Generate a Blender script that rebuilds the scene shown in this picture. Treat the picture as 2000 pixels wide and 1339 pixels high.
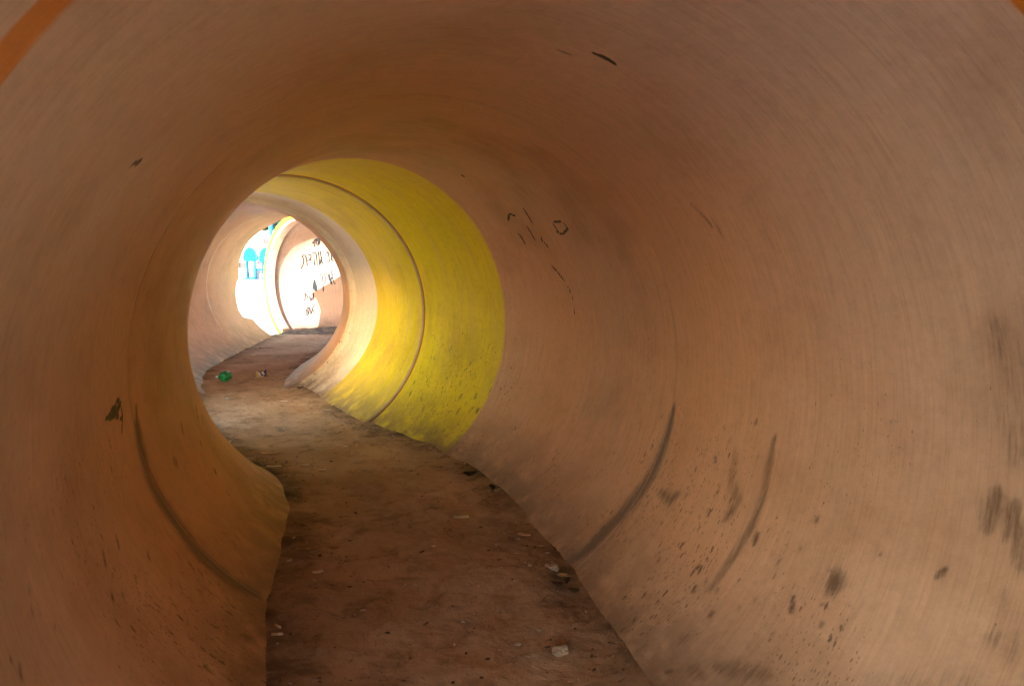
import bpy, bmesh, math, random
import numpy as np
from mathutils import Vector, Matrix, noise
from mathutils.bvhtree import BVHTree
for o in list(bpy.data.objects): bpy.data.objects.remove(o)
C = bpy.context.scene.collection
sc = bpy.context.scene
rnd = random.Random(7)
RS = np.random.RandomState(3)
U = 0.75                      # tunnel radius in metres
AX = 0.85 * U                 # height of the tunnel axis above the ground
# ------------------------------------------------------------------ camera, light
CAM = Vector((0, 0, AX + 0.4338 * U)); FPX = 1527.95
PITCH = math.atan((669.5 - 496.87) / FPX); ROLL = -0.0062
cam = bpy.data.objects.new('camera', bpy.data.cameras.new('camera')); C.objects.link(cam)
cam.data.sensor_width = 36; cam.data.lens = 36 * FPX / 2000
cam.data.clip_start = 0.02; cam.data.clip_end = 2000
CM = Matrix.Translation(CAM) @ Matrix.Rotation(math.pi / 2 - PITCH, 4, 'X') @ Matrix.Rotation(ROLL, 4, 'Z')
cam.matrix_world = CM
cam.data.dof.use_dof = True; cam.data.dof.focus_distance = 4.2; cam.data.dof.aperture_fstop = 11.0
sc.camera = cam
SUN_AZ = math.radians(-141)   # compass angle of the sun, from +Y towards +X
SUN_EL = math.radians(12)
w = bpy.data.worlds.new('World'); sc.world = w; w.use_nodes = True
nt = w.node_tree; bg = nt.nodes['Background']; bg.inputs[1].default_value = 0.15
sky = nt.nodes.new('ShaderNodeTexSky'); sky.sky_type = 'NISHITA'; sky.sun_disc = False
sky.sun_elevation = SUN_EL; sky.sun_rotation = SUN_AZ; sky.air_density = 1.0; sky.dust_density = 1.0; sky.ozone_density = 1.0
nt.links.new(sky.outputs[0], bg.inputs[0])
sun = bpy.data.objects.new('sun', bpy.data.lights.new('sun', 'SUN')); C.objects.link(sun)
sun.data.energy = 3.6; sun.data.angle = math.radians(0.53); sun.data.color = (1, .965, .92)
sd = Vector((math.sin(SUN_AZ) * math.cos(SUN_EL), math.cos(SUN_AZ) * math.cos(SUN_EL), math.sin(SUN_EL)))
sun.rotation_euler = sd.to_track_quat('Z', 'Y').to_euler(); sun.location = sd * 30
vs = sc.view_settings; vs.view_transform = 'Standard'; vs.look = 'None'; vs.gamma = 1; vs.use_curve_mapping = False
vs.exposure = 3.32
cy = sc.cycles; cy.max_bounces = 24; cy.diffuse_bounces = 20; cy.glossy_bounces = 4; cy.transmission_bounces = 6
cy.caustics_reflective = False; cy.caustics_refractive = False; cy.sample_clamp_indirect = 6; cy.use_denoising = True
# ------------------------------------------------------------------ helpers
def tag(o, label=None, cat=None, group=None, kind=None):
    for k, v in (('label', label), ('category', cat), ('group', group), ('kind', kind)):
        if v: o[k] = v
    return o
def link(name, me, mat=None, parent=None):
    o = bpy.data.objects.new(name, me); C.objects.link(o)
    if mat and not me.materials: me.materials.append(mat)
    if parent: o.parent = parent
    return o
def mesh(name, V, F, uv=None, attrs=None, smooth=True):
    me = bpy.data.meshes.new(name)
    V = np.asarray(V, np.float32)
    if isinstance(F, np.ndarray):
        n, k = F.shape
        me.vertices.add(len(V)); me.vertices.foreach_set('co', V.ravel())
        me.loops.add(n * k); me.loops.foreach_set('vertex_index', F.ravel().astype(np.int32))
        me.polygons.add(n); me.polygons.foreach_set('loop_start', np.arange(0, n * k, k, dtype=np.int32))
        me.update(calc_edges=True)
    else:
        me.from_pydata([tuple(map(float, v)) for v in V], [], F)
    if uv is not None:
        l = me.uv_layers.new(name='UVMap'); idx = np.empty(len(me.loops), np.int32); me.loops.foreach_get('vertex_index', idx)
        l.data.foreach_set('uv', np.asarray(uv, np.float32)[idx].ravel())
    for k, v in (attrs or {}).items():
        a = me.attributes.new(k, 'FLOAT', 'POINT'); a.data.foreach_set('value', np.asarray(v, np.float32))
    if smooth: me.polygons.foreach_set('use_smooth', np.ones(len(me.polygons), bool))
    me.validate(); me.update()
    return me
def bm_mesh(name, bm, smooth=False):
    me = bpy.data.meshes.new(name); bm.to_mesh(me); bm.free()
    if smooth: me.polygons.foreach_set('use_smooth', np.ones(len(me.polygons), bool))
    return me
def ray(px, py):
    c = Vector(((px - 1000) / FPX, -(py - 669.5) / FPX, -1))
    return (CM.to_3x3() @ c).normalized()
def on_ground(px, py, z=0.0):
    d = ray(px, py); return CAM + d * ((z - CAM.z) / d.z)
def at_depth(px, py, Y):
    d = ray(px, py); return CAM + d * (Y / d.y)
# ------------------------------------------------------------------ node helper
class NT:
    def __init__(s, name, rough=.9):
        s.m = bpy.data.materials.new(name); s.m.use_nodes = True; s.t = s.m.node_tree
        s.b = s.t.nodes['Principled BSDF']; s.b.inputs['Roughness'].default_value = rough
    def n(s, ty, **kw):
        x = s.t.nodes.new('ShaderNode' + ty)
        for k, v in kw.items(): setattr(x, k, v)
        return x
    def put(s, inp, v):
        if v is None: return
        if hasattr(v, 'is_output') or isinstance(v, bpy.types.NodeSocket): s.t.links.new(v, inp)
        else: inp.default_value = v
    def math(s, op, a, b=None, c=None, clamp=False):
        x = s.n('Math', operation=op, use_clamp=clamp)
        for i, v in enumerate((a, b, c)): s.put(x.inputs[i], v) if v is not None else None
        return x.outputs[0]
    def step(s, v, a, b, lo=0., hi=1.):
        x = s.n('MapRange', interpolation_type='SMOOTHSTEP'); s.put(x.inputs[0], v)
        for i, q in zip((1, 2, 3, 4), (a, b, lo, hi)): s.put(x.inputs[i], q)
        return x.outputs[0]
    def mix(s, f, a, b, mode='MIX'):
        x = s.n('Mix', data_type='RGBA', blend_type=mode); s.put(x.inputs[0], f)
        for i, v in ((6, a), (7, b)):
            if isinstance(v, (tuple, list)) and len(v) == 3: v = (*v, 1)
            s.put(x.inputs[i], v)
        return x.outputs[2]
    def noise(s, vec, scale, detail=4, rough=.55, sx=1, sy=1, sz=1, off=0, dist=0):
        mp = s.n('Mapping'); s.put(mp.inputs[0], vec); mp.inputs['Scale'].default_value = (sx, sy, sz); mp.inputs['Location'].default_value = (off, off * .7, off * .3)
        x = s.n('TexNoise'); s.t.links.new(mp.outputs[0], x.inputs[0]); x.inputs['Scale'].default_value = scale
        x.inputs['Detail'].default_value = detail; x.inputs['Roughness'].default_value = rough; x.inputs['Distortion'].default_value = dist
        return x.outputs[0]
    def voro(s, vec, scale, sx=1, sy=1, off=0):
        mp = s.n('Mapping'); s.put(mp.inputs[0], vec); mp.inputs['Scale'].default_value = (sx, sy, 1); mp.inputs['Location'].default_value = (off, off, 0)
        x = s.n('TexVoronoi'); s.t.links.new(mp.outputs[0], x.inputs[0]); x.inputs['Scale'].default_value = scale; x.inputs['Randomness'].default_value = 1
        return x
    def attr(s, name): return s.n('Attribute', attribute_name=name).outputs['Fac']
    def bump(s, h, strength, dist=.01, prev=None):
        x = s.n('Bump'); x.inputs['Strength'].default_value = strength; x.inputs['Distance'].default_value = dist
        s.put(x.inputs['Height'], h)
        if prev: s.put(x.inputs['Normal'], prev)
        return x.outputs[0]
    def done(s, col, normal=None, rough=None):
        if isinstance(col, (tuple, list)): col = (*col[:3], 1)
        s.put(s.b.inputs['Base Color'], col); s.put(s.b.inputs['Normal'], normal) if normal else None
        if rough is not None: s.put(s.b.inputs['Roughness'], rough)
        return s.m
SALMON = (.71, .405, .225)
def simple(name, col, rough=.8, var=.25, scale=30, bump=.2, spec=.3):
    s = NT(name, rough); tc = s.n('TexCoord').outputs['Object']
    n = s.noise(tc, scale, 4)
    dark = tuple(c * (1 - var) for c in col); lite = tuple(min(1, c * (1 + var * .6)) for c in col)
    s.b.inputs['Specular IOR Level'].default_value = spec
    return s.done(s.mix(s.step(n, .3, .7), dark, lite), s.bump(n, bump, .004))
def wall_material(name, bands, fleck=1.0, base=SALMON, near_daylight_fade=None):
    """u = metres along the tunnel, v = metres round it; bands = [(u0, u1, colour, wear)]"""
    s = NT(name, .62); s.b.inputs['Specular IOR Level'].default_value = .22
    uvn = s.n('UVMap').outputs[0]
    sep = s.n('SeparateXYZ'); s.put(sep.inputs[0], uvn); u, v = sep.outputs[0], sep.outputs[1]
    col = base
    big = s.noise(uvn, 1.1, 3, .5, off=3)
    col = s.mix(s.step(big, .35, .7), base, (base[0] * .93, base[1] * 1.02, base[2] * 1.10))
    streak = s.noise(uvn, 1, 6, .62, sx=62, sy=1.9)             # brush strokes round the bore
    streak2 = s.noise(uvn, 1, 5, .6, sx=210, sy=7, off=5)
    wob = s.math('MULTIPLY_ADD', s.noise(uvn, 1, 4, .6, sx=4, sy=5, off=9), .02, -.01)
    wob2 = s.math('MULTIPLY_ADD', s.noise(uvn, 1, 3, .6, sx=70, sy=2.5, off=2), .03, -.015)
    uw = s.math('ADD', s.math('ADD', u, wob), wob2)
    if near_daylight_fade: col = s.mix(s.step(u, near_daylight_fade[0], near_daylight_fade[1], .75, 0.), col, (.66, .615, .585))  # greyer towards the near mouth: dusty paint plus cool daylight mixed into the colour
    for (a, b, c, wear) in bands:
        sf_ = .012 if b - a > .2 else .004
        f = s.math('MULTIPLY', s.step(uw, a - sf_, a + sf_), s.step(uw, b - sf_, b + sf_, 1., 0.))
        if wear:
            p = s.noise(uvn, 1, 6, .65, sx=26, sy=2.2, off=a * 7)
            f = s.math('MULTIPLY', f, s.step(p, .40, .55, 1 - wear, 1.))
        col = s.mix(f, col, c)
    col = s.mix(s.step(streak, .35, .72, .0, .6), col, (1.15, 1.14, 1.13), 'MULTIPLY')
    col = s.mix(s.step(streak2, .30, .55, .5, .0), col, (.80, .76, .72), 'MULTIPLY')
    blot = s.noise(uvn, 2.3, 6, .6, off=21)
    col = s.mix(s.step(blot, .45, .75, 0, .8), col, (.72, .66, .60), 'MULTIPLY')
    # fine pale scratches on the crown
    sc1 = s.voro(uvn, 30, .55, 1.3, 4.1)
    scn = s.noise(uvn, 5, 2, .5, off=31)
    thin = s.math('MULTIPLY', s.step(sc1.outputs['Distance'], .03, .07, 1., 0.), s.step(scn, .46, .62))
    col = s.mix(s.math('MULTIPLY', thin, s.math('MULTIPLY', s.attr('crown'), .5)), col, (.92, .66, .42))
    # small dark flecks, longer round the bore, thicker low down
    low = s.attr('low')
    msk = s.noise(uvn, 2.4, 4, .6, off=13)
    lowm = s.math('MULTIPLY', s.step(msk, .38, .62), low)
    for (scale, r, off, amt) in ((38, .16, 0, .9), (85, .22, 7, .8), (150, .25, 5, .7), (15, .085, 3, .85)):
        vo = s.voro(uvn, scale, 1.25, .5, off)
        sc_ = s.n('SeparateColor'); s.put(sc_.inputs[0], vo.outputs['Color'])
        rad = s.math('MULTIPLY', s.math('MULTIPLY', s.step(sc_.outputs[0], .35, 1.), lowm), r * 1.6)
        d = s.math('SUBTRACT', rad, s.math('ADD', vo.outputs['Distance'], s.math('MULTIPLY_ADD', s.noise(uvn, scale * 3.1, 3, .7), .5, -.25)))
        f = s.step(d, .0, .05)
        col = s.mix(s.math('MULTIPLY', f, amt * .8 * fleck), col, (.09, .06, .04))
    # grime painted into attributes (scuffs and joint dirt), broken up by noise
    gn = s.noise(uvn, 1, 6, .72, sx=170, sy=14, off=17)
    dirt = s.attr('dirt'); g2 = s.noise(uvn, 1, 6, .75, sx=55, sy=9, off=29)
    dn = s.math('ADD', dirt, s.math('ADD', s.math('MULTIPLY_ADD', gn, 1.1, -.55), s.math('MULTIPLY_ADD', g2, 1.3, -.65)))
    dm = s.math('ADD', s.math('MULTIPLY', s.math('MULTIPLY', s.step(dn, .22, .95), s.step(dirt, .03, .5)), .6), s.math('MULTIPLY', dirt, .25), clamp=True)
    col = s.mix(dm, col, (.10, .07, .052))
    sk = s.attr('scuff'); skn = s.noise(uvn, 1, 5, .7, sx=260, sy=60, off=41)
    sm = s.math('MULTIPLY', s.step(s.math('ADD', sk, s.math('MULTIPLY_ADD', skn, 1.3, -.65)), .32, .62), s.step(sk, .02, .15))
    col = s.mix(s.math('MULTIPLY', sm, .93), col, (.018, .013, .010))
    dustm = s.math('MULTIPLY', s.attr('foot'), s.step(s.noise(uvn, 9, 5, .6, off=51), .25, .6, .35, 1.))
    col = s.mix(s.math('MULTIPLY', dustm, .95), col, (.16, .10, .062))
    fine = s.noise(uvn, 420, 3, .7, off=61); pore = s.noise(uvn, 38, 6, .75, off=71)
    col = s.mix(s.step(fine, .3, .7, .0, .55), col, (1.13, 1.10, 1.07), 'MULTIPLY')
    col = s.mix(s.step(pore, .42, .68, .0, .45), col, (.82, .79, .76), 'MULTIPLY')
    col = s.mix(s.step(s.noise(uvn, 1, 7, .8, sx=9, sy=3, off=81), .58, .70, .0, .4), col, (.86, .80, .74), 'MULTIPLY')
    h = s.math('ADD', s.math('MULTIPLY', streak2, .5), s.math('MULTIPLY', s.noise(uvn, 90, 5, .6), .6))
    nrm = s.bump(h, .35, .004)
    nrm = s.bump(s.noise(uvn, 7, 3, .5, off=2), .35, .02, nrm)
    return s.done(col, nrm, s.step(streak, .3, .8, .5, .75))
# ------------------------------------------------------------------ tunnel course
# x, y, heading, half width, floor height   (in tunnel radii)
KN = np.array([[.10, -1, .48, .9626, -.8461], [.1656, 1.0564, -.2174, .9626, -.8733],
 [-.3321, 2.8752, -.2162, 1.0089, -.8284], [-.9046, 4.6952, -.5214, .9899, -.8503],
 [-1.5816, 5.5951, -.5634, 1.0599, -.8481], [-2.2988, 6.979, -.4191, 1.1242, -.8808],
 [-2.6034, 7.6014, -.4586, 1.0973, -.8892], [-3.1044, 10.7154, -.023, 1.0566, -.8495],
 [-3.20, 12.4, -.02, 1.09, -.845], [-3.23, 13.2, -.03, 1.09, -.845]])
def course(kn, N=40):
    out = []
    for a, b in zip(kn[:-1], kn[1:]):
        L = math.hypot(b[0] - a[0], b[1] - a[1]); t = np.linspace(0, 1, N, endpoint=False)
        h = [2*t**3-3*t**2+1, t**3-2*t**2+t, -2*t**3+3*t**2, t**3-t**2]
        da = np.array([math.sin(a[2]), math.cos(a[2])]) * L; db = np.array([math.sin(b[2]), math.cos(b[2])]) * L
        out.append(h[0][:, None]*a[:2] + h[1][:, None]*da + h[2][:, None]*b[:2] + h[3][:, None]*db)
    P = np.concatenate(out + [kn[-1:, :2]]); d = np.gradient(P, axis=0); psi = np.arctan2(d[:, 0], d[:, 1])
    S = np.concatenate([[0], np.cumsum(np.hypot(*np.diff(P, axis=0).T))]); i = np.arange(len(kn)) * N
    W = np.interp(np.arange(len(S)), i, kn[:, 3]); F = np.interp(np.arange(len(S)), i, kn[:, 4])
    return dict(S=S, X=P[:, 0], Y=P[:, 1], psi=psi, W=W, F=F, knot=S[i])
CO = course(KN)
K = CO['knot']                                    # K[1]=orange stripe K[2]=joint K[3]=yellow K[4]=seam K[5]=white K[6]=lip K[7] K[8]=end
def tube_pts(co, s, ph, r):
    g = lambda k: np.interp(s, co['S'], co[k])
    X, Y, a, W = g('X'), g('Y'), g('psi'), g('W')
    # beyond the ends go straight on
    ex = np.maximum(s - co['S'][-1], 0) + np.minimum(s - co['S'][0], 0)
    X = X + ex * np.sin(a); Y = Y + ex * np.cos(a)
    return np.stack([(X + r*W*np.cos(ph)*np.cos(a)) * U, (Y - r*W*np.cos(ph)*np.sin(a)) * U, r*np.sin(ph) * U + AX], -1)
WALLS = []
def tube(name, co, s0, s1, prof, step, mat, endf=None, startf=None, thick=.11, end_mat=None, u_off=0, window=None):
    """prof: [(s, radius)] along the course, interpolated; endf/startf: end position as a function of the angle"""
    base = list(np.arange(s0, s1, step / U)) + [s1] + [p[0] for p in prof if s0 <= p[0] <= s1]
    ss = np.array(sorted(set(round(float(x), 5) for x in base)))
    nv = int(2 * math.pi * U / step)
    ph = -math.pi/2 + 2*math.pi*np.arange(nv + 1)/nv
    Sg, Pg = np.meshgrid(ss, ph, indexing='ij')
    Rg = np.interp(Sg, [p[0] for p in prof], [p[1] for p in prof])
    Sg2 = Sg.copy()
    if endf is not None:
        e = endf(Pg); t = np.clip((Sg - s0) / (s1 - s0), 0, 1); Sg2 = s0 + (e - s0) * t
    if startf is not None:
        e = startf(Pg); t = np.clip((s1 - Sg) / (s1 - s0), 0, 1); Sg2 = s1 - (s1 - e) * t
    P = tube_pts(co, Sg2, Pg, Rg)
    P += 0
    ns, m = len(ss), nv + 1
    V = P.reshape(-1, 3); uv = np.stack([Sg2 * U + u_off, Pg * U], -1).reshape(-1, 2)
    i = (np.arange(ns - 1)[:, None] * m + np.arange(nv)).ravel()
    F = np.stack([i, i + 1, i + m + 1, i + m], 1)
    if window:
        inside = lambda Sx, Px: ((Sx - window[0])/window[2])**2 + ((np.mod(Px + math.pi/2, 2*math.pi) - math.pi/2 - window[1])/window[3])**2 < 1
        F = F[~inside(Sg2, Pg).ravel()[F].any(1)]
    zr = (V[:, 2] - AX) / U
    low = np.clip((-zr + .5) / .95, 0, 1); crown = np.clip((zr - .1) / .6, 0, 1)
    foot = np.clip(1 - (zr + .86) / .34, 0, 1) ** 1.3
    at = dict(low=low, crown=crown, foot=foot, dirt=np.zeros(len(V)), scuff=np.zeros(len(V)))
    root = bpy.data.objects.new(name, None); C.objects.link(root)
    inner = link('inner_wall', mesh('inner_wall', V, F[:, ::-1], uv, at), mat, root)
    # outer shell with end faces, coarser
    k = max(1, int((.05 if not window else .02) / step)); js = list(range(0, nv, k)) + [nv]; st = list(range(0, ns, k * 2)) + [ns - 1]; st = sorted(set(st))
    mo = len(js); Po = tube_pts(co, Sg2[np.ix_(st, js)], Pg[np.ix_(st, js)], (1 + thick) * np.ones((len(st), mo))).reshape(-1, 3)
    Vo = Po; io = (np.arange(len(st) - 1)[:, None] * mo + np.arange(mo - 1)).ravel()
    Fo = np.stack([io, io + 1, io + mo + 1, io + mo], 1)
    if window:
        Fo = Fo[~inside(Sg2[np.ix_(st, js)], Pg[np.ix_(st, js)]).ravel()[Fo].any(1)]
        n_ = 72; th = 2*math.pi*np.arange(n_)/n_; rows = []
        for rr, ex in ((.985, 1.0), (1.13, 1.0), (1.13, 1.08), (.985, 1.08)):
            rows.append(tube_pts(co, window[0] + window[2]*ex*np.cos(th), window[1] + window[3]*ex*np.sin(th), rr*np.ones(n_)))
        VW = np.concatenate(rows); FW = [(a*n_ + j, a*n_ + (j+1) % n_, ((a+1) % 4)*n_ + (j+1) % n_, ((a+1) % 4)*n_ + j) for a in range(4) for j in range(n_)]
        link('added_window_frame', mesh('added_window_frame', VW, np.array(FW), smooth=False), M_rim, root)
    link('outer_shell', mesh('outer_shell', Vo, Fo), M_shell, root)
    for e, (row, rowo) in enumerate(((0, 0), (ns - 1, len(st) - 1))):
        A = P[row]; sB = Sg2[row] * (1.0 if (startf is not None and e == 0) else 1); B = tube_pts(co, sB, Pg[row], (1 + thick) * np.ones(m))
        VV = np.concatenate([A, B]); j = np.arange(nv); FF = np.stack([j, j + 1, j + 1 + m, j + m], 1)
        if e == 1: FF = FF[:, ::-1]
        link('end_face', mesh('end_face', VV, FF, smooth=False), end_mat or M_shell, root)
    WALLS.append((inner, V, F, uv, at))
    return root
WS = 7.95
M_shell = simple('painted_concrete_outside', (.60, .42, .30), .8, .12, 8)
M_rim = simple('yellow_painted_rim', (.56, .62, .008), .6, .1, 20)
k1, k2, k3, k4, k5, k6, k7, k8 = K[1:9]
YEL = (.83, .68, .002); WHT = (.82, .77, .68); ORA = (.78, .26, .012)
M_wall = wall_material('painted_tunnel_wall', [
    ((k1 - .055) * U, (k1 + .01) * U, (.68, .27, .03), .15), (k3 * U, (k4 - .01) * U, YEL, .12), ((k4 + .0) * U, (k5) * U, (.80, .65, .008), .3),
    ((k4 - .03) * U, (k4 + .0) * U, (.80, .30, .015), .45), ((k4 + .0) * U, (k4 + .022) * U, (.62, .48, .27), 0), ((k7 - .012) * U, (k7 + .012) * U, (.88, .76, .62), .2), (k5 * U, (k6 + .02) * U, WHT, .1)], near_daylight_fade=((k1 + .0) * U, (k1 + 1.9) * U))
S_MOUTH = -1.15
def groove(s, r=1., d=.012, w_=.012): return [(s - w_, r), (s - w_*.4, r + d), (s, r + d)]
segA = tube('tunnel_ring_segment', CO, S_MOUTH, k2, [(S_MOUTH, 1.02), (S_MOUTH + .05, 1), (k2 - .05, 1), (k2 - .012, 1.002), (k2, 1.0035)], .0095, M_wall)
segB = tube('tunnel_ring_segment', CO, k2 + .002, k4, [(k2 + .002, 1.003), (k2 + .012, 1.002), (k2 + .06, 1), (k4 - .012, 1), (k4, 1.004)], .009, M_wall)
segC = tube('tunnel_ring_segment', CO, k4 + .002, k6, [(k4 + .001, .999), (k4 + .006, .994), (k4 + .018, .987), (k4 + .035, .984), (k4 + .6, .985), (k6 - .35, 1.0), (k6 - .06, 1.0), (k6 - .05, .992), (k6 - .025, .978), (k6 - .01, .974), (k6, .98)], .013, M_wall, window=(WS, math.radians(193), .78, math.radians(38)))  # unseen side opening, inferred from the lit floor, added to let daylight in
def endD(ph):
    z = np.sin(ph); left = np.clip(-np.cos(ph), 0, 1)
    e = k8 - 1.5 * np.clip((np.cos(ph) + .42) / .95, 0, 1) ** 1.1 * np.clip(1.2 + z, 0, 1)
    e = e - .30 * np.clip((z - .05) / .6, 0, 1)
    bite = np.clip((z + .56) / .07, 0, 1) * np.clip((.08 - z) / .50, 0, 1) ** .55 * (left > .2)
    return e - .36 * bite + .012 * np.sin(ph * 37) * np.sin(ph * 11) * bite
segD = tube('tunnel_ring_segment', CO, k6 + .002, k8, [(k6 + .002, .985), (k6 + .004, .965), (k6 + .03, .95), (k6 + .5, .952), (k6 + 1.2, .975), (k7 - .01, .995), (k7 + .004, 1.006), (k7 + .02, .998), (k8 - .02, 1.), (k8, 1.012)], .016, M_wall, endf=endD)
# last segment, turned away to the right beyond an open wedge
KE = np.array([[-3.34, 12.42, math.radians(48), 1, -.85], [-2.22, 12.80, math.radians(96), 1, -.85], [-.4, 12.35, math.radians(110), 1, -.85], [1.4, 11.55, math.radians(118), 1, -.85]])
CE = course(KE)
def startE(ph): return .12 * np.cos(ph) + 1.3 * np.clip(np.cos(ph) - .2, 0, 1)
M_wallE = wall_material('painted_far_tunnel_wall', [(-9, -1, SALMON, 0)], .55, (.64, .43, .31))
segE = tube('tunnel_ring_segment', CE, 0.0, CE['S'][-1] - .3, [(0, 1.02), (.03, 1.0), (.13, .985), (.145, 1.02), (.165, 1.022), (.19, 1.0), (.5, 1.0), (9, 1)], .016, M_wallE, startf=startE, end_mat=M_rim)
for o, l in ((segA, 'nearest salmon tunnel ring with an orange painted stripe, reaching past the camera'),
             (segB, 'second tunnel ring from the camera, salmon turning to bright yellow before the orange seam'),
             (segC, 'tunnel ring beyond the orange seam, worn yellow ending in a broad white band'),
             (segD, 'pink tunnel ring past the white band, its left edge chipped where daylight shows'),
             (segE, 'sunlit far tunnel ring with black handwriting and a pale yellow rim')):
    tag(o, l, 'tunnel ring', 'painted rings of the winding play tunnel')
# ------------------------------------------------------------------ grime strokes, given where they are seen and laid on the wall
class Surf:
    def __init__(s, i):
        s.o, s.V, s.F, s.uv, s.at = WALLS[i]
        s.F_ = s.F; s.bvh = BVHTree.FromPolygons(s.V[:, :].tolist(), s.F.tolist())
def fine_hit(px, py):
    d = ray(px, py); best = None
    for i, sf in enumerate(SURF):
        h = sf.bvh.ray_cast(CAM, d)
        if h[0] is not None and (best is None or h[3] < best[1][3]): best = (i, h)
    return best
SURF = [Surf(i) for i in range(5)]
def hit_uv(px, py):
    b = fine_hit(px, py)
    if b is None: return None
    i, h = b; sf = SURF[i]; f = sf.F[h[2]]; P = sf.V[f]; d = 1 / (np.linalg.norm(P - np.array(h[0]), axis=1) + 1e-6)
    return i, (sf.uv[f] * d[:, None]).sum(0) / d.sum(), h
def smear(pts, width, amt=1., kind='dirt', soft=.5, taper=True):
    if kind == 'dirt' and width >= 12: amt *= 1.05; width *= 1.9
    hs = [hit_uv(*p) for p in pts]; hs = [h for h in hs if h]
    if not hs: return
    far = hs[0][0] == 4
    Q = np.array([h[1] for h in hs if (h[0] == 4) == far]); w0 = width * hs[0][2][3] / FPX         # pixel width to metres
    for i in ([4] if far else [0, 1, 2, 3]):               # the first four rings share one unrolled coordinate
        sf = SURF[i]; uv = sf.uv; lo = Q.min(0) - w0 * 2.2; hi = Q.max(0) + w0 * 2.2
        idx = np.where((uv[:, 0] > lo[0]) & (uv[:, 0] < hi[0]) & (uv[:, 1] > lo[1]) & (uv[:, 1] < hi[1]))[0]
        if not len(idx): continue
        p = uv[idx]
        if len(Q) == 1: d = np.hypot((p[:, 0] - Q[0, 0]), (p[:, 1] - Q[0, 1]) * .7); T = np.ones(len(p))
        else:
            d = np.full(len(p), 1e9); T = np.zeros(len(p)); n = len(Q) - 1
            for j in range(n):
                ab = Q[j+1] - Q[j]; t = np.clip(((p - Q[j]) @ ab) / (ab @ ab + 1e-12), 0, 1); dd = np.linalg.norm(p - Q[j] - t[:, None]*ab, axis=1)
                m = dd < d; d[m] = dd[m]; T[m] = (j + t[m]) / n
            T = np.sin(np.clip(T * .9 + .05, 0, 1) * math.pi) ** .35 if taper else np.ones(len(p))
        r = w0 * np.maximum(T, .15) + 1e-6
        val = np.minimum(np.exp(-1.5 * (d / r) ** 2) * amt * 1.1, 1.0)
        sf.at[kind][idx] = np.maximum(sf.at[kind][idx], val)
D = smear
D([(268,832),(272,860),(285,910),(300,950),(345,1022),(400,1090),(460,1140),(500,1160)], 22, .8, soft=.8); D([(266,790),(268,832),(274,880),(286,915)], 11, .8, soft=.8)
D([(300,950),(345,1022),(400,1090),(460,1140)], 26, .38, soft=.9)
D([(500,1150),(540,1175)], 30, .35, soft=1); D([(475,1240),(500,1255)], 12, .5, soft=1)
D([(1315,800),(1300,860),(1277,920),(1242,972),(1190,1030),(1150,1070),(1105,1100)], 19, .8, soft=.9); D([(1300,860),(1277,920),(1252,960)], 10, 1, soft=.8)
D([(1290,880),(1262,940),(1225,985)], 22, .35, soft=1); D([(1200,1020),(1140,1080),(1090,1110)], 26, .35, soft=1)
D([(1510,862),(1497,930),(1483,990),(1465,1035),(1430,1090),(1385,1150)], 12, .6, soft=.9); D([(1500,900),(1470,1010),(1440,1080)], 24, .28, soft=1)
D([(1436,885),(1430,940),(1440,980),(1415,1015)], 16, .52, soft=1); D([(1480,1040),(1472,1065)], 10, .95); D([(1515,850),(1508,870)], 10, .7)
D([(1395,890),(1400,905)], 8, .7); D([(1290,960),(1310,975),(1325,965)], 12, .6, soft=1)
for q in ((1632,1137,14),(1605,1219,7),(1595,1015,8),(1388,1200,8),(1285,1175,7),(1360,1108,6),(1740,825,5),(1720,1080,5)): D([q[:2]], q[2], .9, soft=.6)
D([(1549,1165),(1546,1192)], 9, .85, taper=False); D([(1852,1105),(1842,1116),(1825,1128)], 10, .85)
D([(1945,955),(1950,980),(1925,1030)], 20, .6, soft=1); D([(1985,985),(1975,1015),(1965,1050)], 18, .65, soft=1); D([(1950,640),(1975,760),(1990,880)], 45, .4, soft=1); D([(1985,830),(1978,900)], 22, .42, soft=1)
D([(1945,1235),(1940,1265)], 14, .55, soft=1); D([(1995,1040),(1990,1100)], 26, .5, soft=1); D([(1960,1150),(1975,1290)], 22, .35, soft=1)
D([(1400,1300),(1445,1312),(1500,1318)], 20, .55, soft=1); D([(1300,1312),(1318,1308)], 9, .8); D([(1345,1305),(1370,1320)], 16, .5, soft=1); D([(1330,1255),(1345,1240)], 18, .4, soft=1)
D([(1700,1320),(1800,1330),(1900,1325)], 22, .35, soft=1); D([(1600,1300),(1640,1230),(1690,1170)], 9, .35, soft=1)
D([(1350,398),(1372,420),(1393,445)], 9, .62, soft=1); D([(1385,418),(1402,445),(1415,473)], 5, .9, soft=1)
D([(905,344)], 5, 1., 'scuff'); D([(752,218)], 4, .8, 'scuff'); D([(1747,411)], 6, .6)
D([(1160,104),(1180,112),(1204,128)], 8, 1.25, 'scuff', soft=.7); D([(1150,102),(1175,108)], 4, .7); D([(1088,98),(1105,104),(1128,110)], 6, .85)
D([(1185,116),(1203,127)], 11, .8); D([(252,330),(262,318),(280,310)], 7, .95, 'scuff', soft=1); D([(262,328),(272,318)], 8, .95, 'scuff', soft=1); D([(278,320),(287,309)], 4, 1, 'scuff'); D([(298,368),(290,385)], 4, .7)
D([(205,822),(220,800),(234,777)], 5, 1.1, 'scuff'); D([(216,815),(228,800),(236,785)], 9, .95, 'scuff', soft=1); D([(208,820),(222,812),(238,818)], 5, 1.1, 'scuff'); D([(237,780),(239,815),(238,845)], 3.5, 1, 'scuff'); D([(225,800),(232,815)], 7, .8, 'scuff', soft=1)
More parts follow.
